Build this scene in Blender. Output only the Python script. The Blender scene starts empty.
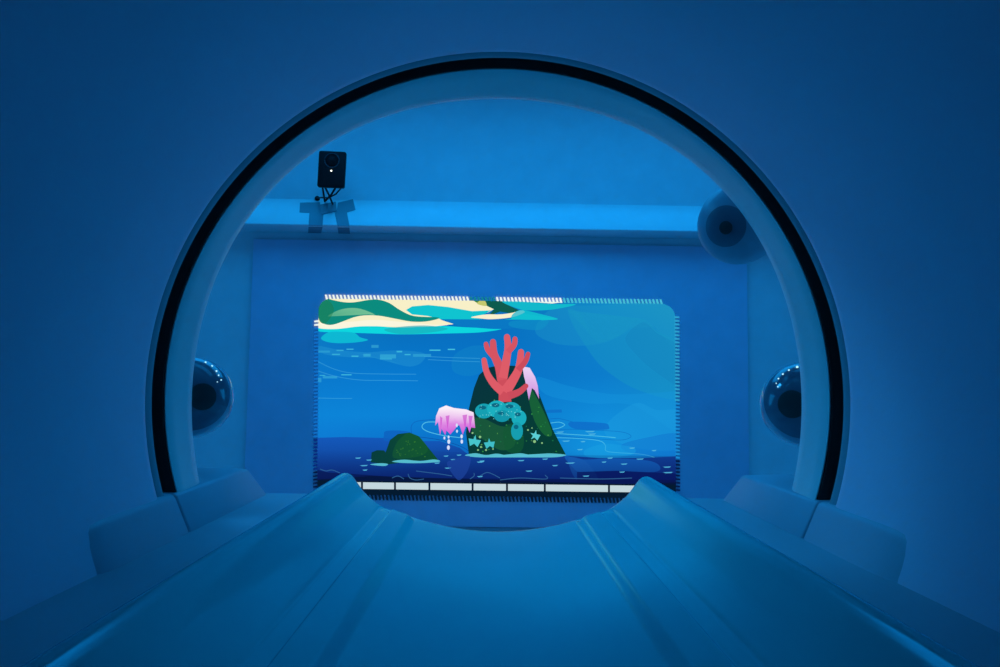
import bpy, bmesh, math, random
from mathutils import Matrix, Vector
random.seed(7)
R = math.radians
scene = bpy.context.scene
COL = scene.collection

# ------------------------------------------------------------------ camera
F = 722.0                                   # focal length in pixels of the 1000 px wide frame
CZ = 1.05                                   # eye height
PITCH, YAW, ROLL = R(4.08), R(-0.80), R(0.80)
ROT = Matrix.Rotation(YAW, 3, 'Z') @ Matrix.Rotation(math.pi/2 + PITCH, 3, 'X') @ Matrix.Rotation(ROLL, 3, 'Z')
cam_d = bpy.data.cameras.new('camera')
cam = bpy.data.objects.new('camera', cam_d)
COL.objects.link(cam)
cam.matrix_world = Matrix.Translation((0, 0, CZ)) @ ROT.to_4x4()
cam_d.sensor_width = 36.0
cam_d.lens = 36.0 * F / 1000.0
cam_d.clip_start = 0.02
scene.camera = cam

def ray(u, v, D):
    """point of the plane y = D that the photograph shows at pixel (u, v)"""
    d = ROT @ Vector(((u - 500.0) / F, -(v - 333.5) / F, -1.0))
    d *= D / d.y
    return Vector((d.x, d.y, d.z + CZ))

# ------------------------------------------------------------------ materials
def lin(c):
    c = c / 255.0
    return c / 12.92 if c <= 0.04045 else ((c + 0.055) / 1.055) ** 2.4

def plastic(name, col, rough=0.4, bump=0.0, spec=0.5, vary=0.04, scale=6.0, coat=0.0):
    m = bpy.data.materials.new(name)
    m.use_nodes = True
    nt = m.node_tree
    b = nt.nodes['Principled BSDF']
    tc = nt.nodes.new('ShaderNodeTexCoord')
    nz = nt.nodes.new('ShaderNodeTexNoise')
    nz.inputs['Scale'].default_value = scale
    nz.inputs['Detail'].default_value = 4
    nt.links.new(tc.outputs['Object'], nz.inputs['Vector'])
    rp = nt.nodes.new('ShaderNodeValToRGB')
    lo = [max(0, c * (1 - vary)) for c in col]
    hi = [min(1, c * (1 + vary)) for c in col]
    rp.color_ramp.elements[0].color = (*lo, 1)
    rp.color_ramp.elements[0].position = 0.3
    rp.color_ramp.elements[1].color = (*hi, 1)
    rp.color_ramp.elements[1].position = 0.7
    nt.links.new(nz.outputs['Fac'], rp.inputs['Fac'])
    nt.links.new(rp.outputs['Color'], b.inputs['Base Color'])
    b.inputs['Roughness'].default_value = rough
    b.inputs['Specular IOR Level'].default_value = spec
    b.inputs['Coat Weight'].default_value = coat
    if bump:
        n2 = nt.nodes.new('ShaderNodeTexNoise')
        n2.inputs['Scale'].default_value = 260
        nt.links.new(tc.outputs['Object'], n2.inputs['Vector'])
        bp = nt.nodes.new('ShaderNodeBump')
        bp.inputs['Strength'].default_value = bump
        bp.inputs['Distance'].default_value = 0.002
        nt.links.new(n2.outputs['Fac'], bp.inputs['Height'])
        nt.links.new(bp.outputs['Normal'], b.inputs['Normal'])
    return m

def glow(name, col, strength):
    m = bpy.data.materials.new(name)
    m.use_nodes = True
    nt = m.node_tree
    nt.nodes.clear()
    o = nt.nodes.new('ShaderNodeOutputMaterial')
    e = nt.nodes.new('ShaderNodeEmission')
    e.inputs['Color'].default_value = (*col, 1)
    e.inputs['Strength'].default_value = strength
    nt.links.new(e.outputs[0], o.inputs[0])
    return m

def picture_material():
    m = bpy.data.materials.new('screen_picture')
    m.use_nodes = True
    nt = m.node_tree
    nt.nodes.clear()
    o = nt.nodes.new('ShaderNodeOutputMaterial')
    e = nt.nodes.new('ShaderNodeEmission')
    t = nt.nodes.new('ShaderNodeBsdfTransparent')
    mx = nt.nodes.new('ShaderNodeMixShader')
    a = nt.nodes.new('ShaderNodeVertexColor')
    a.layer_name = 'ink'
    nt.links.new(a.outputs['Color'], e.inputs['Color'])
    nt.links.new(a.outputs['Alpha'], mx.inputs[0])
    nt.links.new(t.outputs[0], mx.inputs[1])
    nt.links.new(e.outputs[0], mx.inputs[2])
    nt.links.new(mx.outputs[0], o.inputs[0])
    return m

M = {
    'liner': plastic('bore_plastic', (0.74, 0.67, 0.80), 0.42, 0.05),
    'rim': plastic('rim_plastic', (0.66, 0.76, 0.74), 0.38, 0.04),
    'ledge': plastic('ledge_plastic', (0.40, 0.45, 0.50), 0.4, 0.05),
    'cradle': plastic('cradle_plastic', (0.16, 0.68, 0.66), 0.27, 0.03, 0.16),
    'gasket': plastic('gasket_rubber', (0.32, 0.36, 0.40), 0.5),  # darker tone for the shade on the rim lip
    'block': plastic('block_plastic', (0.48, 0.50, 0.58), 0.42, 0.05),
    'black': plastic('seam_black', (0.05, 0.045, 0.04), 0.7),
    'wall': plastic('wall_paint', (0.66, 0.70, 0.74), 0.55, 0.10),
    'panel': plastic('panel_laminate', (0.60, 0.56, 0.74), 0.35, 0.04),
    'floor': plastic('vinyl_floor', (0.84, 0.86, 0.88), 0.4, 0.05),
    'ball': plastic('camera_shell', (0.35, 0.38, 0.46), 0.15, 0, 0.5, coat=0.5),
    'ballmatte': plastic('camera_shell_matte', (0.34, 0.37, 0.46), 0.4),
    'face': plastic('camera_face', (0.14, 0.16, 0.22), 0.12, 0, 0.5, coat=0.4),
    'lens': plastic('camera_lens', (0.035, 0.055, 0.055), 0.35, 0, 0.3),
    'body': plastic('black_casing', (0.010, 0.010, 0.011), 0.5, 0, 0.12),
    'ring': plastic('dark_ring', (0.12, 0.16, 0.22), 0.35),
    'ringdark': plastic('lens_ring_grey', (0.04, 0.045, 0.06), 0.3),
    'strap': plastic('blue_strap', (0.20, 0.25, 0.30), 0.5, 0, 0.2),  # darker blue for the painted shadows under the box camera
    'led': glow('led_white', (0.45, 0.85, 1.0), 1.3),  # glow for the reflected glints on the ball cameras
    'status': glow('status_led', (1.0, 1.0, 0.8), 2.0),
}

def glossy_shell(m, tint, rough, ior=1.45):
    """matt base under a tinted gloss"""
    nt = m.node_tree
    b = nt.nodes['Principled BSDF']
    b.inputs['Specular IOR Level'].default_value = 0.0
    gl = nt.nodes.new('ShaderNodeBsdfGlossy')
    gl.inputs['Color'].default_value = (*tint, 1)
    gl.inputs['Roughness'].default_value = rough
    fr = nt.nodes.new('ShaderNodeFresnel')
    fr.inputs['IOR'].default_value = ior
    mx = nt.nodes.new('ShaderNodeMixShader')
    nt.links.new(fr.outputs[0], mx.inputs[0])
    nt.links.new(b.outputs[0], mx.inputs[1])
    nt.links.new(gl.outputs[0], mx.inputs[2])
    nt.links.new(mx.outputs[0], nt.nodes['Material Output'].inputs[0])
glossy_shell(M['cradle'], (0.24, 0.84, 0.95), 0.15, 1.55)

# ------------------------------------------------------------------ object helpers
def link(name, bm, mat, parent=None, smooth=35, recalc=True):
    if recalc:
        bmesh.ops.recalc_face_normals(bm, faces=bm.faces[:])
    me = bpy.data.meshes.new(name)
    bm.to_mesh(me)
    bm.free()
    o = bpy.data.objects.new(name, me)
    COL.objects.link(o)
    if mat:
        me.materials.append(mat)
    if parent:
        o.parent = parent
        o.matrix_parent_inverse = Matrix.Translation(-Vector(parent.location))
        # keep world coordinates of the mesh while storing it relative to the thing's base
    if smooth:
        for p in me.polygons:
            p.use_smooth = True
        me.set_sharp_from_angle(angle=R(smooth))
    return o

def thing(name, label, cat, loc, group=None):
    o = bpy.data.objects.new(name, None)
    o.location = loc
    o.empty_display_size = 0.05
    COL.objects.link(o)
    o['label'] = label
    o['category'] = cat
    if group:
        o['group'] = group
    return o

def struct(name, bm, mat, smooth=None):
    o = link(name, bm, mat, None, smooth)
    o['kind'] = 'structure'
    return o

def box(bm, x0, x1, y0, y1, z0, z1, bev=0.0, seg=2):
    vs = [bm.verts.new((x, y, z)) for z in (z0, z1) for y in (y0, y1) for x in (x0, x1)]
    fs = [(0, 1, 3, 2), (4, 6, 7, 5), (0, 4, 5, 1), (2, 3, 7, 6), (0, 2, 6, 4), (1, 5, 7, 3)]
    faces = [bm.faces.new([vs[i] for i in f]) for f in fs]
    bmesh.ops.recalc_face_normals(bm, faces=faces)
    if bev:
        es = list({e for f in faces for e in f.edges})
        bmesh.ops.bevel(bm, geom=es, offset=bev, segments=seg, affect='EDGES', profile=0.5)
    return bm

def prism(bm, ring0, ring1, bev=0.0, seg=3):
    """solid between two matching closed rings of points"""
    a = [bm.verts.new(p) for p in ring0]
    b = [bm.verts.new(p) for p in ring1]
    n = len(a)
    fs = [bm.faces.new(a), bm.faces.new(list(reversed(b)))]
    for i in range(n):
        fs.append(bm.faces.new((a[i], b[i], b[(i+1) % n], a[(i+1) % n])))
    bmesh.ops.recalc_face_normals(bm, faces=fs)
    if bev:
        bmesh.ops.bevel(bm, geom=list({e for f in fs for e in f.edges}), offset=bev, segments=seg, affect='EDGES', profile=0.5)
    return bm

def lathe(bm, prof, cx, cz, seg=192, lift=lambda y: 0.0, swell=lambda y: 0.0):
    """closed profile of (radius, y) turned about the bore axis"""
    rows = []
    for r0, y in prof:
        row = []
        for i in range(seg):
            t = 2*math.pi*i/seg
            r = r0 + swell(y)*math.sin(2*t)**2
            row.append(bm.verts.new((cx + r*math.cos(t), y, cz + lift(y) + r*math.sin(t))))
        rows.append(row)
    n = len(rows)
    for k in range(n):
        a, b = rows[k], rows[(k+1) % n]
        for i in range(seg):
            j = (i+1) % seg
            bm.faces.new((a[i], a[j], b[j], b[i]))
    return bm

def loft(bm, rings):
    """solid skinned over a row of matching closed rings"""
    rows = [[bm.verts.new(p) for p in r] for r in rings]
    n = len(rows[0])
    bm.faces.new(rows[0]); bm.faces.new(rows[-1][::-1])
    for a, b in zip(rows, rows[1:]):
        for i in range(n):
            bm.faces.new((a[i], b[i], b[(i+1) % n], a[(i+1) % n]))
    return bm

def tube(bm, pts, r, seg=8):
    pts = [Vector(p) for p in pts]
    rows = []
    for k, p in enumerate(pts):
        t = (pts[min(k+1, len(pts)-1)] - pts[max(k-1, 0)]).normalized()
        a = t.cross(Vector((0, 0, 1)))
        if a.length < 1e-3:
            a = t.cross(Vector((1, 0, 0)))
        a.normalize()
        b = t.cross(a)
        rows.append([bm.verts.new(p + r*(math.cos(2*math.pi*i/seg)*a + math.sin(2*math.pi*i/seg)*b)) for i in range(seg)])
    for a, b in zip(rows, rows[1:]):
        for i in range(seg):
            bm.faces.new((a[i], a[(i+1) % seg], b[(i+1) % seg], b[i]))
    bm.faces.new(list(reversed(rows[0])))
    bm.faces.new(rows[-1])
    return bm

def sphere_cap(bm, c, axis, r, a0, a1, nu=64, nv=24):
    """part of a sphere about an axis, from polar angle a0 to a1"""
    c = Vector(c)
    q = Vector((0, 0, 1)).rotation_difference(Vector(axis).normalized())
    rows = []
    for k in range(nv+1):
        t = a0 + (a1-a0)*k/nv
        if t < 1e-6 or t > math.pi - 1e-6:
            rows.append([bm.verts.new(c + q @ Vector((0, 0, r*math.cos(t))))])
        else:
            rows.append([bm.verts.new(c + q @ Vector((r*math.sin(t)*math.cos(2*math.pi*i/nu), r*math.sin(t)*math.sin(2*math.pi*i/nu), r*math.cos(t)))) for i in range(nu)])
    for a, b in zip(rows, rows[1:]):
        for i in range(nu):
            j = (i+1) % nu
            if len(a) == 1:
                bm.faces.new((a[0], b[i], b[j]))
            elif len(b) == 1:
                bm.faces.new((a[i], b[0], a[j]))
            else:
                bm.faces.new((a[i], b[i], b[j], a[j]))
    return bm

# ------------------------------------------------------------------ the room beyond the scanner
WALL = 5.0
XL, XR = -3.2, 3.4
CEIL = 3.15
bm = bmesh.new(); box(bm, XL-.1, XR+.1, WALL, WALL+.12, 0, CEIL); struct('wall_back', bm, M['wall'])
bm = bmesh.new(); box(bm, XL-.1, XL, 0.9, WALL, 0, CEIL); struct('wall_left', bm, M['wall'])
bm = bmesh.new(); box(bm, XR, XR+.1, 0.9, WALL, 0, CEIL); struct('wall_right', bm, M['wall'])
bm = bmesh.new(); box(bm, XL-.1, XR+.1, -2.5, WALL+.12, CEIL, CEIL+.1); struct('ceiling', bm, M['wall'])
bm = bmesh.new(); box(bm, XL-.1, XR+.1, -2.5, WALL+.12, -.1, 0); struct('floor', bm, M['floor'])

# sloping bulkhead along the back wall, and the big panel below it
z_lo, z_hi = CZ + 1.043, CZ + 1.266
bm = bmesh.new()
sec = [(WALL+.002, z_lo), (4.75, z_lo), (4.75, z_lo+.004), (4.95, z_hi), (WALL+.002, z_hi+.004)]
prism(bm, [(XL+.002, y, z) for y, z in sec], [(XR-.002, y, z) for y, z in sec])
struct('trim_1', bm, M['wall'])
pl, pr = ray(251, 300, 4.965).x, ray(747.5, 300, 4.965).x
pz = ray(499, 243, 4.965).z
bm = bmesh.new()
box(bm, pl, pr, 4.965, WALL+.001, 0.09, pz, 0.004, 2)
struct('trim_2', bm, M['panel'], 30)
bm = bmesh.new(); box(bm, XL, XR, WALL-.015, WALL, 0, 0.085, 0.003); struct('baseboard_back', bm, M['ledge'])

# ------------------------------------------------------------------ the scanner bore
AX, AZ = 0.0112, CZ - 0.0125           # bore axis
RB = 0.35
G0, G1, G2 = 0.7400, 0.766, 0.831     # near rim, far rim, bore end
g = thing('scanner_gantry', 'huge blue-lit plastic scanner bore with a black seam ring around its arch', 'scanner', (AX, 0.2, 0.0))
# near liner with a fine groove and a rounded lip at the rim
bm = bmesh.new()
tilt = lambda y: .0055*max(0, min(1, (G2 - y)/(G2 - G1)))      # the two halves of the bore are not quite in line
prof = [(RB+.004, -0.55), (RB, -0.53), (RB, -0.2), (RB, 0.2), (RB, 0.5), (RB, 0.712), (RB+.0005, 0.7180), (RB+.0018, 0.7230), (RB+.0040, 0.7265),
        (RB+.05, 0.7265), (RB+.05, -0.55)]
lathe(bm, prof, AX, AZ+.004)
link('near_liner', bm, M['liner'], g, 50)
bm = bmesh.new()
prof = [(RB+.0038, .7267), (RB+.0030, .7280), (RB+.0026, .7330), (RB+.0018, G0-.003), (RB+.004, G0), (RB+.05, G0), (RB+.05, .7267)]
lathe(bm, prof, AX, AZ+.004)
link('gasket', bm, M['gasket'], g, 50)  # end of the lip, its shade put into a darker colour
bm = bmesh.new()
prof = [(RB+.026, G0+.0002), (RB+.026, G1-.002), (RB+.0030, G1-.002), (RB+.0030, G1+.004), (RB+.048, G1+.004), (RB+.048, G0+.0002)]
lathe(bm, prof, AX, AZ+.0045)
link('seam_ring', bm, M['black'], g, 50)
bm = bmesh.new()
prof = [(RB+.05, G1+.0045), (RB+.0026, G1+.0045), (RB+.0026, G1+.0005), (RB+.0010, G1-.0005), (RB, G1+.002), (RB, G1+.02), (RB, G1+.04), (RB, G2-.012)]
for k in range(0, 19):
    t = R(5*k)
    prof.append((RB + .06*(1-math.cos(t)), G2 - .012 + .06*math.sin(t) + .004*(k/18)))
prof += [(RB+.30, G2+.055), (RB+.315, G2+.045), (RB+.32, G2+.03), (RB+.32, G1+.0045)]
lathe(bm, prof, AX, AZ, lift=tilt, swell=lambda y: .0075*max(0, min(1, (y - G1)/(G2 - G1))))
link('far_rim', bm, M['rim'], g, 40)
# side ledges and the raised blocks on them
for s in (-1, 1):
    X = lambda d: AX + s*d
    bm = bmesh.new()
    sec = [(.190, -.154), (.335, -.154), (.315, -.200), (.190, -.200)]
    prism(bm, [(X(x), -.40, CZ+z) for x, z in sec], [(X(x), 1.020, CZ+z) for x, z in sec], .002, 2)
    link('side_ledge', bm, M['ledge'], g, 40)
    bm = bmesh.new()
    sec = [(.312, -.158), (.331, -.116), (.352, -.112), (.352, -.158)]
    sec = [(.312, -.158), (.327, -.124), (.3285, -.1205), (.3310, -.1170), (.3345, -.1155), (.352, -.113), (.352, -.158)]
    loft(bm, [[(X(x + dx), y, CZ + max(z - dz, -.158)) for x, z in sec] for y, dx, dz in
              ((.7500, 0, 0), (.7485, 0, 0), (.70, 0, 0), (.64, 0, 0), (.612, 0, .0004), (.600, .001, .0012), (.590, .003, .003), (.580, .0065, .006), (.572, .011, .011), (.566, .017, .018), (.562, .026, .028))])
    link('ledge_block', bm, M['block'], g, 40)
    bm = bmesh.new()
    sec2 = [(.312, -.158), (.331, -.116), (.400, -.114), (.400, -.158)]
    prism(bm, [(X(x), .7545, CZ+z) for x, z in sec2], [(X(x), (1.012 if z < -.15 else .978), CZ+z) for x, z in sec2], .004, 3)
    link('ledge_block', bm, M['block'], g, 40)
    bm = bmesh.new()
    sec3 = [(.320, -.157), (.336, -.122), (.350, -.120), (.350, -.157)]
    prism(bm, [(X(x), .7490, CZ+z) for x, z in sec3], [(X(x), .7555, CZ+z) for x, z in sec3])
    link('ledge_seam', bm, M['black'], g, 0)
# pedestal that carries the gantry (below and outside the view)
bm = bmesh.new(); box(bm, AX-.55, AX+.55, -.45, .80, 0.0, AZ-RB-.015, .02); link('pedestal', bm, M['liner'], g, 40)

# ------------------------------------------------------------------ patient table in the bore
t = thing('scanner_table', 'glossy blue-lit patient table trough with raised ribs running through the bore', 'table', (AX, 0.5, CZ-.23))
PROF = [(0, -.1920), (.020, -.1914), (.040, -.1895), (.060, -.1865), (.0806, -.1825), (.1007, -.1772), (.118, -.1722), (.1345, -.1670),
        (.148, -.1622), (.158, -.1560), (.166, -.1496), (.1725, -.1440), (.178, -.1375), (.184, -.1290), (.189, -.1222), (.193, -.1190), (.1985, -.1178),
        (.204, -.1192), (.2075, -.1228), (.209, -.128), (.2096, -.134), (.2100, -.149)]
def prof_z(x):
    x = abs(x)
    for (x0, z0), (x1, z1) in zip(PROF, PROF[1:]):
        if x <= x1:
            k = (x-x0)/(x1-x0)
            return z0 + (z1-z0)*k
    return PROF[-1][1]
def prof_s(x):                       # lightly smoothed profile
    w = .0035
    return (prof_z(x-w) + 2*prof_z(x) + prof_z(x+w))/4 if abs(x) < .200 else prof_z(x)
def sst(a, b, x):
    k = min(1, max(0, (x-a)/(b-a)))
    return k*k*(3-2*k)
def rib(x, y):                       # flat-topped rib between trough and flank, ending just short of the table end
    x = abs(x)
    h = sst(.1030, .1135, x) * (1 - sst(.1325, .1375, x)*.75 - sst(.1375, .152, x)*.25)
    return .0078*h*(1 - sst(.935, .957, y)) - .0012*math.exp(-((x-.1515)/.0016)**2)*(1 - sst(.945, .957, y))
xs = [i*.00125 for i in range(-160, 161)]
xs = sorted(set([round(v, 5) for v in xs] + [s*v for s in (-1, 1) for v in (.202, .204, .206, .2075, .209, .2096, .2100)]))
END = .970
ys = [-.10 + .05*i for i in range(20)] + [.90, .92, .93, .936, .94, .944, .948, .952, .956, .96, .965, .968, .9695, END]
ys = sorted(set(round(v, 4) for v in ys if v <= END))
bm = bmesh.new()
top = []
for y in ys:
    drop = .006*(1-math.sqrt(max(0, 1-max(0, (y-(END-.006))/.006)**2)))
    top.append([bm.verts.new((AX+x, y, CZ + prof_s(x) + rib(x, y) - drop)) for x in xs])
for a, b in zip(top, top[1:]):
    for i in range(len(xs)-1):
        bm.faces.new((a[i], a[i+1], b[i+1], b[i]))
def under(x):
    return min(prof_s(x) - .022, -.150) if abs(x) < .2 else -.150
bot = [[bm.verts.new((AX+x, y, CZ + under(x))) for x in xs] for y in (ys[0], END)]
n = len(xs)
for i in range(n-1):
    bm.faces.new((bot[0][i], bot[1][i], bot[1][i+1], bot[0][i+1]))
    bm.faces.new((top[-1][i], top[-1][i+1], bot[1][i+1], bot[1][i]))
    bm.faces.new((top[0][i+1], top[0][i], bot[0][i], bot[0][i+1]))
for i in (0, n-1):
    col = [r[i] for r in top]
    f = col + [bot[1][i], bot[0][i]]
    bm.faces.new(f)
link('cradle', bm, M['cradle'], t, 50)
bm = bmesh.new(); box(bm, AX-.163, AX+.163, -.10, .955, CZ-.26, CZ-.2145, .006); link('table_base', bm, M['ledge'], t, 40)
bm = bmesh.new(); box(bm, AX-.075, AX+.075, -.10, .800, AZ-.341, CZ-.26, .004); link('support_rail', bm, M['ledge'], t, 40)

# ------------------------------------------------------------------ round observation cameras on the bore end
def ball_camera(label, u, v, D, rpx, faxis, fang, flift, laxis, lang, shell, glints=()):
    c = ray(u, v, D)
    r = rpx*D/F
    o = thing('ball_camera', label, 'camera', c, 'ball cameras around the bore end')
    toc = (Vector((0, 0, CZ)) - c).normalized()
    right = Vector((0, 1, 0)).cross(Vector((0, 0, 1))).normalized()
    up = right.cross(Vector((0, 1, 0))).normalized()
    right = toc.cross(Vector((0, 0, 1))).normalized() * -1
    up = toc.cross(right) * -1
    if up.z < 0: up = -up
    if right.x < 0: right = -right
    def ax(a): # (right, up) offsets in ball radii as seen
        z = math.sqrt(max(0.0, 1 - a[0]**2 - a[1]**2))
        return (right*a[0] + up*a[1] + toc*z).normalized()
    bm = bmesh.new(); sphere_cap(bm, c, (0, 0, 1), r, 0, math.pi, 64, 32); link('housing', bm, shell, o, 60)
    bm = bmesh.new(); sphere_cap(bm, c, ax(faxis), r*flift, 0, R(fang)); face = link('face_plate', bm, M['face'] if shell is M['ball'] else M['ring'], o, 60)
    bm = bmesh.new(); sphere_cap(bm, c, ax(laxis), r*(flift+.012), 0, R(lang), 48, 10); link('lens', bm, M['lens'], o, 60)
    rad = Vector((c.x-AX, 0, c.z-AZ)).normalized()
    q = Vector((AX, 0, AZ)) + rad*.432
    bm = bmesh.new()
    lathe(bm, [(.020, .8845), (.020, .91), (.001, .91), (.001, .8845)], q.x, q.z, 40)
    link('mount', bm, M['liner'], o, 40)
    for lu, lv, s in glints:  # glowing beads stand in for light reflected on the ball
        a = ((lu-u)/rpx, (v-lv)/rpx)
        d = ax(a)
        bm = bmesh.new(); sphere_cap(bm, c + d*r*(flift+.004), d, s*D/F, 0, math.pi, 10, 6); link('led', bm, M['led'], o, 60)
    return o
DC = .95
ball_camera('glossy dark blue ball camera on the left side of the bore', 190.5, 397.5, DC, 40.5, (.02, .16), 60, 1.006, (.27, .02), 18, M['ball'],
            ((202.5, 363.5, .9), (208.5, 367, .8), (212.5, 372, .9), (214.5, 376, .7), (217, 380.5, .7), (213.5, 382.5, .5)))
ball_camera('glossy dark blue ball camera on the right side of the bore', 804.5, 404.5, DC, 42.5, (-.02, .16), 60, 1.006, (-.27, .0), 18, M['ball'],
            ((798.5, 368.5, 1.3), (791, 371.5, .9), (785.5, 375.5, .9), (781.5, 380, .8), (779.5, 384.5, .6), (781, 388, .6)))
ball_camera('matte blue ball camera at the upper right edge of the bore', 738.5, 224.5, DC, 40.5, (-.34, -.03), 30, 1.006, (-.29, -.06), 9, M['ballmatte'])

# ------------------------------------------------------------------ black camera box on the bulkhead
DB = 4.66
b0 = ray(331, 202, 4.80)
w = thing('wall_camera', 'small black box camera with a white light on the ledge above the wall screen', 'camera', b0)
p0, p1 = ray(318.3, 150.5, DB), ray(344.3, 187, DB)
bm = bmesh.new()
box(bm, p0.x, p1.x, DB, DB+.045, p1.z, p0.z, .012, 3)
bmesh.ops.rotate(bm, verts=bm.verts[:], cent=(p0+p1)/2, matrix=Matrix.Rotation(R(1.5), 3, 'Y'))
link('casing', bm, M['body'], w, 40)
lc = ray(332, 160.5, DB)
bm = bmesh.new()
pts = [lc + Vector((.047*math.cos(R(a)), -.002, .047*math.sin(R(a)))) for a in range(0, 361, 15)]
tube(bm, pts, .0035); link('lens_ring', bm, M['ringdark'], w, 60)
bm = bmesh.new(); sphere_cap(bm, lc + Vector((0, .018, 0)), (0, -1, 0), .043, 0, R(70)); link('lens', bm, M['body'], w, 60)
sc = ray(331.3, 170.8, DB)
bm = bmesh.new(); sphere_cap(bm, sc + Vector((0, -.001, 0)), (0, -1, 0), .006, 0, math.pi, 12, 8); link('status_light', bm, M['status'], w, 60)
# bracket: two thin crossing arms down to a small foot on the slope
def slope_pt(u, v, off=0.0):
    """point on the sloping face of the bulkhead seen at (u, v)"""
    d = ray(u, v, 1.0) - Vector((0, 0, CZ))
    n = Vector((0, -(z_hi - z_lo - .004), .20)).normalized()
    q = Vector((0, 4.75, z_lo+.004))
    k = (q - Vector((0, 0, CZ))).dot(n) / d.dot(n)
    return Vector((0, 0, CZ)) + d*k + n*off
foot = slope_pt(325, 203, .012)
for i, pts in enumerate((
        [ray(322.5, 187, DB+.05), ray(323.5, 193, DB+.07), foot],
        [ray(336, 187, DB+.05), ray(331, 195, DB+.09), slope_pt(326, 202, .012)],
        [ray(325, 187, DB+.06), ray(329, 195, DB+.1), slope_pt(333, 205, .006)])):
    bm = bmesh.new(); tube(bm, pts, .0065); link('bracket_arm', bm, M['body'], w, 60)
bm = bmesh.new()
tube(bm, [ray(341, 188, DB+.06), ray(336, 194, DB+.02), ray(328, 198, DB+.05), ray(321, 197.5, DB+.12), slope_pt(317, 199.5, .01)], .005)
link('cable', bm, M['body'], w, 60)
bm = bmesh.new()
sphere_cap(bm, slope_pt(317.5, 199.5, .008), (0, -1, 1), .018, 0, math.pi, 20, 12); link('cable_grommet', bm, M['body'], w, 60)
# thin darker sheets on the slope, painted as the box camera's two cast shadows
def on_slope(poly, th):
    bm = bmesh.new()
    prism(bm, [slope_pt(u, v, .0005) for u, v in poly], [slope_pt(u, v, th) for u, v in poly])
    return bm
link('mount_strap', on_slope([(300, 203), (320, 202.5), (321, 212), (323.5, 214), (322.5, 225.8), (308.5, 225.8), (309.5, 213), (299.5, 212.5)], .003), M['strap'], w, 0)
link('mount_strap', on_slope([(338, 203), (353, 199.5), (355.5, 210), (347, 212.5), (349.5, 226.3), (337.5, 226.3), (334.5, 212.5), (336.5, 212)], .003), M['strap'], w, 0)
def soffit_pt(u, v):
    d = ray(u, v, 1.0) - Vector((0, 0, CZ))
    return Vector((0, 0, CZ)) + d*((z_lo - CZ)/d.z)
for q in ([(308.5, 226.8), (322.5, 226.9), (321, 233), (308, 233)], [(337.5, 227.4), (349.5, 227.5), (350, 233.3), (338.5, 233.3)]):  # the painted shadows carried on across the soffit
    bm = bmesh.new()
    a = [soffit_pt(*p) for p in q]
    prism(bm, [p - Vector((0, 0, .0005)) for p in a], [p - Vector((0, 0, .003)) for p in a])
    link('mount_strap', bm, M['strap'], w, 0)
link('mount_plate', on_slope([(320, 205.5), (336, 202.5), (337, 211.5), (321.5, 215)], .008), M['strap'], w, 0)  # darker sheet where the two painted shadows overlap

# ------------------------------------------------------------------ the picture on the wall
SCR = 4.958
scr_c = ray(497, 500, SCR)
scr = thing('projection_screen', 'bright rounded wall screen showing a rock in a blue sea', 'screen', (scr_c.x, SCR, scr_c.z))
PIC = picture_material()
TL, TR, BR, BL = (318.6, 298.6), (675.2, 303.6), (676.0, 498.6), (317.2, 494.2)
def outline(n=8, r=11.0):
    c = [TL, TR, BR, BL]
    rr = [12, 14, 3, 3]
    out = []
    for i in range(4):
        p = Vector(c[i]); a = (Vector(c[i-1]) - p).normalized(); b = (Vector(c[(i+1) % 4]) - p).normalized()
        o = p + (a+b)*rr[i]
        for k in range(n+1):
            t = math.pi/2*k/n
            out.append(tuple(o - b*rr[i]*math.cos(t) - a*rr[i]*math.sin(t)))
    return out
OUT = outline()
def clip(poly):
    """keep the part of a drawn shape that lies on the screen"""
    res = list(poly)
    n = len(OUT)
    for i in range(n):
        a, b = OUT[i], OUT[(i+1) % n]
        ex, ey = b[0]-a[0], b[1]-a[1]
        side = lambda p: ex*(p[1]-a[1]) - ey*(p[0]-a[0])
        src, res = res, []
        for k in range(len(src)):
            p, q = src[k-1], src[k]
            sp, sq = side(p), side(q)
            if sq >= 0:
                if sp < 0:
                    f = sp/(sp-sq); res.append((p[0]+(q[0]-p[0])*f, p[1]+(q[1]-p[1])*f))
                res.append(q)
            elif sp >= 0:
                f = sp/(sp-sq); res.append((p[0]+(q[0]-p[0])*f, p[1]+(q[1]-p[1])*f))
        if not res:
            return []
    return res
def smooth_closed(pts, n=5):
    out = []
    m = len(pts)
    for i in range(m):
        p0, p1, p2, p3 = pts[i-1], pts[i], pts[(i+1) % m], pts[(i+2) % m]
        for k in range(n):
            t = k/n
            out.append(tuple(.5*((2*p1[j]) + (-p0[j]+p2[j])*t + (2*p0[j]-5*p1[j]+4*p2[j]-p3[j])*t*t + (-p0[j]+3*p1[j]-3*p2[j]+p3[j])*t**3) for j in (0, 1)))
    return out
def smooth_open(pts, n=6):
    q = [pts[0]] + list(pts) + [pts[-1]]
    out = []
    for i in range(1, len(q)-2):
        p0, p1, p2, p3 = q[i-1], q[i], q[i+1], q[i+2]
        for k in range(n):
            t = k/n
            out.append(tuple(.5*((2*p1[j]) + (-p0[j]+p2[j])*t + (2*p0[j]-5*p1[j]+4*p2[j]-p3[j])*t*t + (-p0[j]+3*p1[j]-3*p2[j]+p3[j])*t**3) for j in (0, 1)))
    out.append(pts[-1])
    return out

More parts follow.
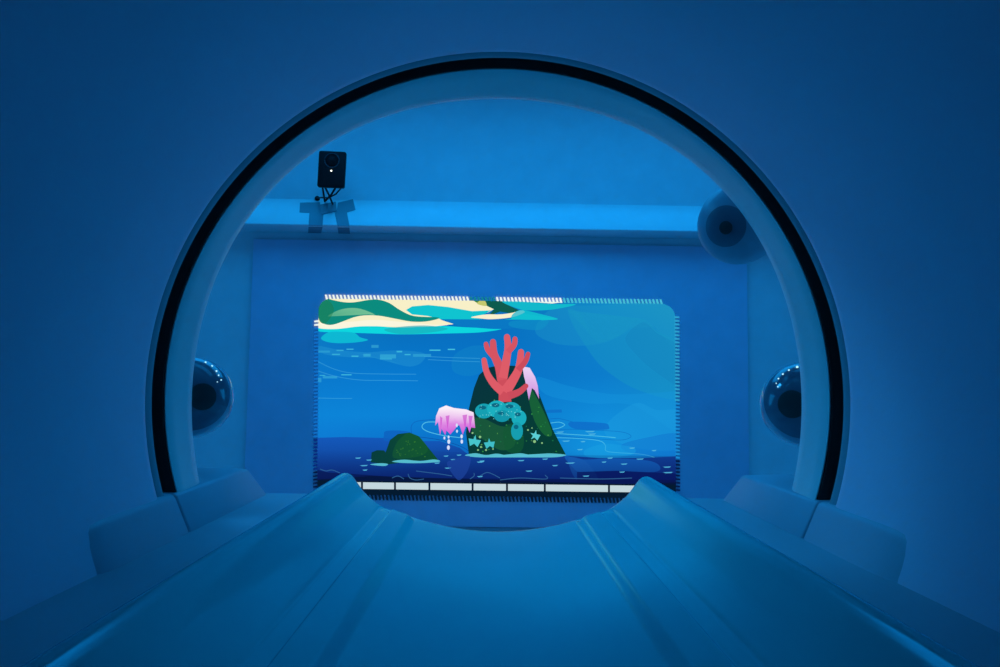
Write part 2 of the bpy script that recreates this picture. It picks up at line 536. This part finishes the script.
class Sheet:
    """coloured flat shapes, each a hair in front of the last, gathered into one mesh"""
    def __init__(s):
        s.bm = bmesh.new(); s.lay = s.bm.verts.layers.float_color.new('ink'); s.k = 0
    def _v(s, p, c, a):
        d = SCR - .00012*s.k
        v = s.bm.verts.new(ray(p[0], p[1], d))
        v[s.lay] = (lin(c[0]), lin(c[1]), lin(c[2]), a)
        return v
    def poly(s, pts, col, a=1.0, sm=True, grad=None, cut=True, same=False):
        """grad = (p, q, colour at q, alpha at q): linear blend from p to q"""
        if sm: pts = smooth_closed(pts)
        if cut: pts = clip(pts)
        cl = []
        for p in pts:
            if not cl or (abs(p[0]-cl[-1][0]) + abs(p[1]-cl[-1][1])) > .01: cl.append(p)
        if len(cl) > 2 and (abs(cl[0][0]-cl[-1][0]) + abs(cl[0][1]-cl[-1][1])) < .01: cl.pop()
        if len(cl) < 3: return
        if not same: s.k += 1
        vs = []
        for p in cl:
            c, al = col, a
            if grad:
                g0, g1, c1, a1 = grad
                dx, dy = g1[0]-g0[0], g1[1]-g0[1]
                f = min(1, max(0, ((p[0]-g0[0])*dx + (p[1]-g0[1])*dy)/(dx*dx+dy*dy)))
                c = [col[i]+(c1[i]-col[i])*f for i in range(3)]; al = a+(a1-a)*f
            vs.append(s._v(p, c, al))
        f = s.bm.faces.new(vs)
        bmesh.ops.triangulate(s.bm, faces=[f])
    def ell(s, u, v, ru, rv, col, a=1.0, same=False, n=20, rot=0, **k):
        s.poly([(u+ru*math.cos(2*math.pi*i/n)*math.cos(rot)-rv*math.sin(2*math.pi*i/n)*math.sin(rot),
                 v+ru*math.cos(2*math.pi*i/n)*math.sin(rot)+rv*math.sin(2*math.pi*i/n)*math.cos(rot)) for i in range(n)], col, a, False, same=same, **k)
    def stroke(s, pts, w, col, a=1.0, w1=None, same=False, cap=True):
        p = smooth_open(pts) if len(pts) > 2 else list(pts)
        w1 = w if w1 is None else w1
        L, Rr = [], []
        m = len(p)
        for i, q in enumerate(p):
            x, y = p[max(0, i-1)], p[min(m-1, i+1)]
            dx, dy = y[0]-x[0], y[1]-x[1]
            l = math.hypot(dx, dy) or 1
            ww = (w + (w1-w)*i/(m-1))/2
            L.append((q[0]-dy/l*ww, q[1]+dx/l*ww)); Rr.append((q[0]+dy/l*ww, q[1]-dx/l*ww))
        if not same: s.k += 1
        for i in range(m-1):
            s.poly([L[i], L[i+1], Rr[i+1], Rr[i]], col, a, False, same=True)
        if cap and w1 > 1.2:
            s.ell(p[-1][0], p[-1][1], w1/2, w1/2, col, a, n=12)
    def star(s, u, v, r, col, rot=0, inner=.36):
        s.poly([(u+(r if i % 2 == 0 else r*inner)*math.sin(rot+math.pi*i/5), v-(r if i % 2 == 0 else r*inner)*math.cos(rot+math.pi*i/5)) for i in range(10)], col, 1, False)
    def done(s, name, parent):
        o = link(name, s.bm, PIC, parent, 0, recalc=False)
        return o

def A(*p): return [(300+x/5.0, 280+y/5.0) for x, y in p]
def B(*p): return [(480+x/4.536, 280+y/4.536) for x, y in p]
def C(*p): return [(300+x/5.0, 390+y/5.0) for x, y in p]
def Dd(*p): return [(480+x/4.536, 390+y/4.536) for x, y in p]
def G(*p): return [(400+x/5.0, 280+y/5.0) for x, y in p]

# colour of the open water over the picture (bilinear between painted anchors)
GX = [316, 400, 500, 600, 678]
GY = [298, 335, 375, 415, 450, 500]
GC = [[(20, 150, 200), (10, 118, 190), (10, 112, 188), (18, 140, 200), (30, 150, 192)],
      [(12, 122, 196), (8, 112, 192), (8, 112, 194), (14, 128, 200), (24, 142, 196)],
      [(10, 120, 204), (8, 122, 208), (8, 116, 200), (12, 124, 204), (20, 136, 198)],
      [(12, 132, 216), (12, 132, 216), (10, 124, 206), (16, 140, 218), (18, 140, 210)],
      [(14, 120, 210), (12, 110, 200), (12, 110, 196), (18, 150, 224), (14, 128, 212)],
      [(10, 60, 150), (10, 60, 150), (10, 60, 150), (10, 60, 150), (10, 60, 150)]]
def water(u, v):
    def seg(g, x):
        for i in range(len(g)-2):
            if x < g[i+1]: break
        else: i = len(g)-2
        return i, min(1, max(0, (x-g[i])/(g[i+1]-g[i])))
    i, fx = seg(GX, u); j, fy = seg(GY, v)
    return [(GC[j][i][k]*(1-fx)+GC[j][i+1][k]*fx)*(1-fy) + (GC[j+1][i][k]*(1-fx)+GC[j+1][i+1][k]*fx)*fy for k in range(3)]

S = Sheet()
# water ground: rows that follow the rounded outline
def span(v_frac):
    """left and right ends of the screen at a height fraction"""
    y = TL[1] + (BL[1]-TL[1])*v_frac
    lo, hi = 1e9, -1e9
    for i in range(len(OUT)):
        p, q = OUT[i], OUT[(i+1) % len(OUT)]
        # undo the slight slant so that rows are straight lines of the outline
        fp = (p[1] - (TL[1] + (TR[1]-TL[1])*(p[0]-TL[0])/(TR[0]-TL[0])))
        fq = (q[1] - (TL[1] + (TR[1]-TL[1])*(q[0]-TL[0])/(TR[0]-TL[0])))
        h = (y - TL[1])
        if abs(fp-h) < 1e-6: lo = min(lo, p[0]); hi = max(hi, p[0])
        if (fp-h)*(fq-h) < 0:
            f = (fp-h)/(fp-fq); x = p[0]+(q[0]-p[0])*f
            lo = min(lo, x); hi = max(hi, x)
    return lo, hi, y
rows = []
for k in range(61):
    f = (k/60.0)
    f = .0008 + f*.992
    lo, hi, y = span(f)
    if hi < lo: continue
    row = []
    for i in range(49):
        u = lo + (hi-lo)*i/48
        v = y + (TR[1]-TL[1])*(u-TL[0])/(TR[0]-TL[0])
        row.append(S._v((u, v), water(u, v), 1.0))
    rows.append(row)
for a, b in zip(rows, rows[1:]):
    for i in range(48):
        S.bm.faces.new((a[i], a[i+1], b[i+1], b[i]))
# pale underwater slopes on the right
S.poly(B((330, 130), (560, 115), (910, 110), (910, 330), (760, 190), (640, 250), (560, 285), (450, 298), (330, 285), (250, 230)), (28, 150, 200), .35)
S.poly(B((400, 130), (460, 160), (520, 270), (560, 280), (640, 250), (730, 175), (800, 230), (920, 310), (920, 530), (720, 500), (560, 400), (480, 300), (420, 200)), (24, 150, 196), .42)
S.poly(B((740, 190), (800, 240), (920, 320), (920, 480), (800, 420), (700, 330), (660, 260)), (20, 128, 188), .35)
S.poly(B((260, 440), (400, 480), (600, 518), (800, 512), (920, 520), (920, 700), (700, 570), (500, 560), (300, 520)), (22, 150, 222), .35)
S.poly(B((700, 560), (800, 590), (920, 600), (920, 760), (700, 760), (560, 680)), (30, 158, 224), .35)
S.poly(A((760, 400), (790, 360), (860, 330), (930, 340), (930, 440), (850, 480), (770, 460)), (20, 140, 200), .30)
# hills, surf and shore along the top
S.poly(A((85, 215), (85, 90), (200, 60), (840, 60), (980, 140), (940, 162), (860, 190), (760, 222), (560, 236), (300, 240), (150, 252)), (248, 240, 200), 1, False)
S.poly(A((60, 235), (180, 240), (340, 230), (520, 238), (700, 230), (860, 238), (1010, 243), (900, 262), (700, 268), (520, 272), (400, 268), (240, 262), (100, 258)), (14, 214, 222))
S.poly(A((85, 215), (140, 232), (220, 222), (300, 204), (390, 200), (480, 208), (600, 224), (740, 224), (620, 234), (440, 232), (300, 232), (180, 245), (90, 240)), (250, 246, 222))
S.poly(A((530, 150), (560, 132), (640, 125), (740, 135), (860, 156), (955, 152), (905, 180), (860, 188), (960, 204), (1050, 194), (1120, 168), (1290, 196), (1180, 204), (1050, 214), (1000, 230), (880, 230), (790, 226), (720, 200), (640, 180), (560, 172)), (16, 196, 208), 1, False)
S.poly(A((700, 196), (790, 205), (900, 212), (1010, 214), (1130, 205), (1210, 200), (1100, 235), (1000, 245), (900, 240), (800, 228)), (10, 120, 196))
S.poly(A((420, 248), (520, 232), (640, 228), (740, 244), (640, 264), (500, 270)), (24, 178, 190), .8)
S.poly(A((95, 106), (125, 92), (200, 108), (265, 112), (370, 97), (440, 112), (500, 150), (570, 180), (695, 188), (640, 206), (560, 208), (470, 192), (390, 178), (310, 178), (240, 195), (185, 218), (140, 224), (100, 205), (88, 150)), (14, 138, 122), 1, True, (A((90, 0))[0], A((500, 0))[0], (10, 140, 128), 1))
S.poly(A((140, 182), (190, 152), (250, 140), (310, 146), (375, 174), (300, 166), (220, 168)), (90, 178, 140), .8, True, (A((150, 180))[0], A((250, 145))[0], (120, 196, 152), .9))
S.poly(A((92, 110), (140, 100), (170, 150), (130, 215), (95, 200)), (30, 120, 60), .45)
S.poly(A((105, 290), (140, 262), (200, 258), (270, 264), (300, 286), (340, 300), (280, 312), (190, 316), (130, 308)), (14, 186, 212), .95)
# green island with a pale beach
S.poly(G((335, 80), (490, 80), (525, 118), (605, 156), (560, 168), (500, 158), (440, 182), (470, 146), (420, 122), (370, 100)), (14, 92, 78), 1, False)
S.poly(G((345, 92), (380, 88), (400, 105), (440, 128), (400, 122), (370, 105)), (60, 130, 60), 1)
S.poly(G((385, 118), (410, 98), (428, 108), (430, 130)), (196, 200, 110), 1)
S.poly(G((355, 186), (430, 172), (500, 172), (560, 164), (605, 152), (622, 162), (560, 186), (460, 196), (400, 192)), (250, 240, 205))
S.poly(G((495, 80), (560, 70), (805, 88), (805, 112), (760, 118), (640, 108), (540, 104)), (236, 248, 236), 1, False)
S.poly(G((510, 106), (640, 110), (760, 120), (880, 122), (760, 148), (640, 152), (580, 140)), (18, 190, 205), .9)
S.poly(G((600, 150), (700, 170), (790, 195), (700, 200), (560, 192)), (16, 190, 208), .9)
S.poly(G((560, 205), (720, 200), (740, 215), (690, 250), (560, 235)), (16, 150, 200), .45)
# sparkles and ripples upper left
for x, y, w_, h_, a in ((200, 352, 35, 6, .6), (250, 346, 35, 5, .8), (375, 332, 36, 14, .35), (120, 358, 60, 10, .3), (180, 372, 40, 6, .7), (275, 381, 35, 6, .85),
                        (335, 376, 36, 14, .5), (440, 382, 80, 20, .45), (430, 394, 60, 8, .5), (497, 358, 28, 8, .8), (538, 373, 30, 6, .8), (610, 377, 90, 14, .35), (675, 351, 55, 6, .9), (757, 347, 36, 6, .9),
                        (112, 477, 28, 4, .7), (150, 486, 72, 12, .35), (232, 474, 52, 5, .8), (92, 500, 30, 22, .3)):
    S.poly(A((x-w_/2, y-h_/2), (x+w_/2, y-h_/2), (x+w_/2, y+h_/2), (x-w_/2, y+h_/2)), (70, 200, 226), a, False, same=True)
S.poly(A((90, 330), (200, 350), (330, 362), (480, 352), (620, 366), (610, 410), (560, 432), (500, 424), (420, 392), (250, 386), (120, 370)), (40, 160, 214), .28)
for pts in (((90, 408), (170, 445), (260, 465), (420, 470), (580, 471)), ((90, 455), (180, 482), (300, 500), (440, 502), (590, 504)),
            ((90, 590), (180, 592), (260, 592)), ((620, 382), (760, 388), (900, 392)), ((640, 398), (780, 405), (900, 409))):
    S.stroke(A(*pts), .55, (60, 170, 226), .7)
# ripples lower right
S.poly(Dd((300, 90), (370, 88), (372, 102), (300, 104)), (14, 106, 196), .7, False)
S.poly(Dd((410, 145), (560, 150), (584, 165), (570, 180), (430, 176)), (14, 106, 200), .8)
S.stroke(Dd((310, 132), (360, 130), (420, 145)), .5, (10, 90, 180), .7)
S.stroke(Dd((310, 182), (420, 178), (520, 182), (640, 190), (685, 208), (660, 224), (600, 226), (400, 212), (330, 200)), .5, (10, 96, 184), .75)
S.stroke(Dd((320, 150), (360, 146), (384, 158), (360, 172), (330, 178)), .6, (90, 210, 236), .85)
S.stroke(Dd((330, 196), (420, 202), (520, 208), (615, 216)), .6, (90, 210, 236), .8)
S.stroke(Dd((340, 216), (450, 220), (540, 230), (568, 250), (572, 276), (620, 284), (720, 290), (780, 302), (812, 322), (814, 376)), .6, (80, 200, 236), .85)
S.poly(Dd((640, 250), (760, 215), (900, 200), (900, 300), (700, 290)), (16, 116, 206), .5)
S.poly(Dd((480, 270), (560, 245), (640, 250), (700, 262), (690, 292), (560, 310), (480, 300)), (26, 160, 226), .45)
# sea of the foreground, then its dark bands
S.poly([(310, 438), (345, 437), (385, 438), (412, 441), (440, 441), (460, 448), (470, 456), (570, 456), (600, 458), (640, 458), (685, 456), (685, 510), (310, 510)],
       (20, 88, 186), 1, False, ((400, 440), (400, 482), (12, 34, 104), 1))
S.poly(C((420, 225), (430, 205), (500, 203), (560, 215), (560, 250), (430, 255)), (14, 96, 190), .8)
S.stroke(C((560, 225), (556, 185), (580, 158), (660, 148), (720, 145)), .5, (14, 84, 176), .8)
S.stroke(C((690, 160), (630, 162), (610, 185), (640, 208), (720, 228), (800, 238)), .7, (90, 205, 236), .9)
S.stroke(C((600, 235), (700, 250), (800, 280), (850, 310)), .5, (12, 50, 140), .8)
S.poly(Dd((385, 300), (470, 315), (600, 310), (760, 320), (815, 345), (790, 372), (600, 368), (460, 372), (420, 350)), (22, 110, 206), .75)
S.poly(Dd((400, 310), (470, 318), (520, 372), (530, 410), (440, 410)), (30, 110, 200), .55)
S.poly(C((-20, 300), (280, 300), (560, 296), (850, 316), (1300, 325), (1900, 330), (1900, 470), (-20, 470)), (10, 34, 116), 0.0, False, (C((0, 300))[0], C((0, 390))[0], (8, 28, 100), .85))
S.poly(Dd((440, 372), (620, 366), (910, 380), (910, 430), (440, 420)), (8, 22, 92), .8, False)
S.poly(C((-20, 410), (80, 398), (140, 412), (220, 420), (360, 430), (560, 440), (1900, 450), (1900, 540), (-20, 540)), (8, 22, 78), .75, False)
S.poly([(310, 480), (370, 476), (500, 480), (620, 484), (685, 482), (685, 510), (310, 510)], (6, 22, 58), .85, False)
# low mossy rock
S.poly(C((354, 362), (358, 312), (385, 301), (420, 302), (428, 312), (450, 250), (490, 220), (548, 213), (596, 232), (640, 290), (690, 348), (560, 356), (440, 372)), (8, 62, 60), 1, False, (C((420, 350))[0], C((620, 240))[0], (14, 78, 50), 1))
S.poly(C((470, 340), (480, 270), (520, 226), (548, 214), (596, 234), (640, 292), (600, 330)), (30, 108, 44), .28)
for i in range(26):
    a = random.random(); b = random.random()
    u = 478 + a*150; v = 335 - b*100*(1-abs(a-.45)*1.2)
    S.ell(300+u/5, 390+v/5, .35+.5*random.random(), .35+.5*random.random(), (70, 150, 50), .55, same=True, n=8)
# tall rock
S.poly([(469, 456), (466, 433), (469, 408), (474, 388), (479, 375), (487, 368), (500, 365), (517, 366), (529, 372), (536, 386), (542, 404), (553, 430), (566, 455), (540, 453), (500, 456)], (8, 52, 62), 1, False, ((480, 380), (540, 450), (6, 62, 52), 1))
S.poly([(470, 420), (482, 418), (500, 426), (516, 428), (514, 446), (500, 450), (484, 440), (474, 434)], (40, 118, 60), .38)
S.poly([(528, 385), (540, 404), (552, 432), (546, 436), (536, 424), (530, 405)], (36, 128, 56), .42)
S.poly([(504, 428), (518, 424), (524, 440), (520, 452), (506, 450)], (18, 88, 52), .6)
for i in range(60):
    t_ = random.random()
    u = 470 + 92*random.random(); v = 400 + 52*random.random()
    if u > 532 + (v-385)*.45: continue
    S.ell(u, v, .3+.55*random.random(), .3+.55*random.random(), random.choice([(60, 170, 70), (30, 130, 80), (110, 190, 90)]), .6, same=True, n=8)
for u, v, r in ((472.5, 433, 1.0), (480, 437, 1.3), (481, 447, 1), (486, 450, 1), (478, 450, .9), (493, 449, .8), (534.5, 441.5, 1.5), (542, 443, .9), (528, 430, .9), (532, 428, .7)):
    S.ell(u, v, r, r, (150, 210, 140), .85, same=True, n=10)
# foam at the waterline
for pts in (((465, 455.5), (475, 453.2), (486, 455), (497, 453.6), (508, 455.4), (520, 453.2), (534, 455.4), (548, 453.4), (566, 454.8), (556, 457.2), (530, 457.4), (505, 457), (480, 457.4)),
            ((370, 464.5), (380, 463.2), (388, 464), (384, 466)), ((392, 461.5), (404, 459.6), (420, 461), (434, 459.4), (440, 461.5), (424, 463), (404, 463))):
    S.poly(pts, (90, 196, 214), .9)
for u, v, w_ in ((358, 458, 6), (369, 460, 6), (364, 465.5, 8), (365, 470, 5), (437, 463, 6), (446, 456, 5), (459, 455, 5), (448, 468, 7), (453, 459.5, 5), (480, 462, 7), (482, 461.5, 5),
                 (482, 461, 5), (521, 460.5, 7), (524, 456.5, 5), (555, 465.5, 6), (570, 463, 10), (545, 459, 6), (529, 471, 7), (624, 464, 7), (610, 458, 6), (640, 459, 8), (667, 467, 8),
                 (622, 472, 6), (668, 472.5, 10), (586, 476, 7), (654, 450.5, 5), (580, 449.5, 6), (604, 462, 5), (560, 432, 8), (566, 441, 8), (590, 431.5, 10), (592, 434, 8), (583, 441.5, 5), (632, 448, 6), (480, 476.5, 6)):
    S.poly([(u-w_/2, v-.25), (u+w_/2, v-.6), (u+w_*.3, v+.6), (u-w_*.25, v+.75)], (84, 186, 224), .85, False, same=True)
for pts in (((320, 469), (326, 471), (332, 470), (340, 473)), ((392, 478), (398, 476), (404, 479)), ((408, 474), (410, 478), (416, 480), (424, 479)), ((470, 479), (474, 476), (474, 473)), ((480, 476), (488, 472.5), (500, 478)),
            ((416, 471), (440, 474), (452, 476)), ((500, 480), (520, 478), (546, 479), (545, 475)), ((560, 478), (600, 479), (632, 478))):
    S.stroke(pts, .8, (52, 110, 160), .7)
S.poly(C((735, 370), (760, 350), (850, 330), (840, 400), (800, 450), (770, 430)), (30, 70, 160), .6)
# starfish
S.star(474.5, 441.3, 6.6, (70, 196, 206), .15)
S.star(489.5, 443.8, 5.8, (64, 190, 200), -.1)
S.star(535, 435.5, 5.6, (90, 206, 214), .2)
# pale coral fringe on both sides of the rock
S.poly(C((676, 178), (680, 130), (696, 92), (730, 77), (770, 90), (830, 97), (868, 112), (876, 190), (862, 165), (848, 214), (832, 170), (814, 224), (796, 170), (784, 150), (770, 138),
         (764, 176), (752, 222), (738, 180), (726, 226), (714, 170), (700, 226), (690, 160)), (252, 240, 250), 1, False, (C((760, 105))[0], C((760, 200))[0], (206, 84, 216), 1))
for pts in (((700, 130), (712, 140), (704, 200)), ((728, 130), (748, 126), (738, 196)), ((812, 126), (836, 122), (826, 196)), ((842, 128), (864, 130), (850, 190))):
    S.poly(C(*pts), (206, 70, 206), .75, False)
for u, v, r in ((743, 235, 6), (744, 258, 9), (742, 288, 9), (722, 240, 6), (784, 176, 7), (785, 206, 6), (808, 232, 8), (809, 258, 8)):
    S.ell(300+u/5, 390+v/5, r/5*.8, r/5*1.3, (216, 226, 252), 1, same=True, n=10)
S.poly(B((192, 392), (225, 398), (250, 440), (262, 480), (268, 540), (248, 500), (236, 490), (222, 545), (212, 480), (200, 440)), (236, 214, 246), 1, False, (B((220, 410))[0], B((230, 530))[0], (206, 140, 222), 1))
# plain red fan coral and turquoise sponges on the rock
S.stroke([(505, 402), (504, 388), (501, 374)], 13, (206, 78, 92), 1, 9)
for pts, w0, w1 in (([(505, 392), (513, 380), (519, 368), (521, 352)], 11, 6), ([(502, 380), (499, 366), (494, 354), (493, 342)], 10, 6), ([(503, 378), (506, 362), (508, 348), (507, 337)], 9, 6),
                    ([(503, 392), (494, 384), (487, 373), (484, 360)], 9, 5), ([(518, 370), (525, 362), (528, 354)], 6, 4.5), ([(508, 396), (519, 392), (526, 386)], 8, 5), ([(495, 358), (488, 350), (486, 344)], 6, 4.5), ([(508, 352), (514, 345), (515, 339)], 6, 5)):
    S.stroke(pts, w0, random.choice([(214, 84, 98), (222, 92, 104), (204, 76, 92)]), 1, w1)
for u, v, ru, rv, c in ((484, 411, 9, 7.5, (22, 160, 178)), (497, 409, 10, 8.5, (28, 176, 192)), (511, 410, 10, 8, (24, 166, 184)), (519, 418, 7.5, 8, (26, 172, 188)), (517, 431, 6, 9, (22, 158, 176)), (502, 416, 8, 6, (20, 150, 170))):
    S.ell(u, v, ru, rv, c)
    S.ell(u-ru*.15, v-rv*.45, ru*.4, rv*.25, (12, 104, 130))
for i in range(34):
    u = 480 + 42*random.random(); v = 404 + 15*random.random()
    S.ell(u, v, .45, .45, (130, 226, 230), .8, same=True, n=8)
S.done('picture', scr)

# bar of pale cells under the picture
S2 = Sheet(); S2.k = 200
yb = lambda u: 482.0 + (u-365)*(485.2-482.0)/(628-365)
def quad(S_, u0, u1, o0, o1, col, cut=True):
    S_.poly([(u0, yb(u0)+o0), (u1, yb(u1)+o0), (u1, yb(u1)+o1), (u0, yb(u0)+o1)], col, 1, False, cut=cut)
quad(S2, 314, 680, -1.2, 16, (4, 26, 48))
cuts = [352, 362, 395, 429.4, 472.6, 507, 544.8, 609, 637]
for a, b in zip(cuts, cuts[1:]):
    quad(S2, a+1.0, b-1.0, 0.3, 7.0, (196, 216, 222))
S2.done('progress_bar', scr)

# serrated fringe of slanted teeth along the four edges
def edge_col_top(u):
    if u < 468: return (240, 248, 240)
    if u < 497: return (20, 130, 150)
    if u < 561: return (240, 252, 250)
    return (70, 190, 214)
step = 3.72
T1 = Sheet(); T1.k = 1
for i in range(int((664-326)/step)+1):
    u = 326 + i*step
    v = TL[1] + (TR[1]-TL[1])*(u-TL[0])/(TR[0]-TL[0])
    T1.poly([(u, v+.8), (u+2.1, v+.8), (u+.6, v-4.1), (u-1.2, v-4.1)], edge_col_top(u), 1, False, cut=False, same=True)
T1.done('serrated_edge', scr)
T1 = Sheet(); T1.k = 1
for i in range(int((668-322)/step)+1):
    u = 322 + i*step
    v = BL[1] + (BR[1]-BL[1])*(u-BL[0])/(BR[0]-BL[0])
    T1.poly([(u, v-.8), (u+2.1, v-.8), (u+3.2, v+5.2), (u+1.3, v+5.2)], (4, 24, 46), 1, False, cut=False, same=True)
T1.done('serrated_edge', scr)
for sgn in (-1, 1):
    T1 = Sheet(); T1.k = 1
    v_top = 320 if sgn < 0 else 314
    for i in range(int((490-v_top)/3.6)+1):
        v = v_top + i*3.6
        x0 = TL[0]+(BL[0]-TL[0])*(v-298)/196 if sgn < 0 else TR[0]+(BR[0]-TR[0])*(v-303)/195
        vv = v + (2 if sgn > 0 else 0)
        if sgn < 0:
            c = (236, 248, 244) if v < 327 else ((16, 110, 196) if v < 436 else ((8, 40, 120) if v < 470 else (5, 22, 60)))
        else:
            c = (44, 160, 206) if v < 400 else ((24, 140, 212) if v < 455 else (6, 24, 70))
        T1.poly([(x0-sgn*.8, vv), (x0+sgn*4.2, vv+.7), (x0+sgn*4.2, vv+2.2), (x0-sgn*.8, vv+2.0)], c, 1, False, cut=False, same=True)
    T1.done('serrated_edge', scr)

# ------------------------------------------------------------------ light
def area(name, loc, target, sx, sy, col, watts, spread=180):
    l = bpy.data.lights.new(name, 'AREA')
    l.shape = 'RECTANGLE'; l.size = sx; l.size_y = sy; l.color = col; l.energy = watts; l.spread = R(spread)
    o = bpy.data.objects.new(name, l); COL.objects.link(o)
    o.location = loc
    o.rotation_euler = (Vector(target) - Vector(loc)).to_track_quat('-Z', 'Y').to_euler()
    return o
BLUE = (0.005, 0.37, 1.0)
area('ceiling_lamp', (0.1, 3.2, CEIL-.03), (0.1, 3.2, 0), 3.2, 1.4, BLUE, 38)
area('bore_lamp', (0.1, 1.5, CEIL-.03), (0.1, 1.3, 0), 2.4, 0.5, BLUE, 5)  # unseen ceiling fill added to brighten the bore and table end
area('left_lamp', (-0.95, 1.40, 2.15), (.08, .74, .88), 0.3, 0.3, (0.02, 0.42, 1.0), 0.45, 40)  # added light without a fixture, brightens the table ribs from the left
area('cove_lamp', (0.1, 4.76, CEIL-.03), (0.1, 4.84, z_lo), 5.6, 0.05, (0.006, 0.42, 1.0), 1.95, 30)  # added strip of light to brighten the bulkhead slope, no cove here
area('wall_washer', (0.4, 4.1, CEIL-.03), (0.4, 5.0, 2.55), 4.6, 0.2, BLUE, 5, 110)  # unseen fill added to lift the upper back wall
area('side_lamp', (XL+.03, 2.4, 1.5), (0, 1.6, 1.1), 1.6, 1.4, BLUE, 14)  # unseen fills added on both side walls to brighten the bore liner
area('side_lamp', (XR-.03, 2.4, 1.5), (0, 1.6, 1.1), 1.6, 1.4, BLUE, 14)

wd = bpy.data.worlds.new('world')
scene.world = wd
wd.use_nodes = True
bg = wd.node_tree.nodes['Background']
bg.inputs['Color'].default_value = (0.09, 0.28, 1.0, 1)
bg.inputs['Strength'].default_value = 0.08

vs = scene.view_settings
vs.view_transform = 'Standard'
vs.look = 'None'
vs.gamma = 1.0
vs.exposure = 0.0
vs.use_curve_mapping = False
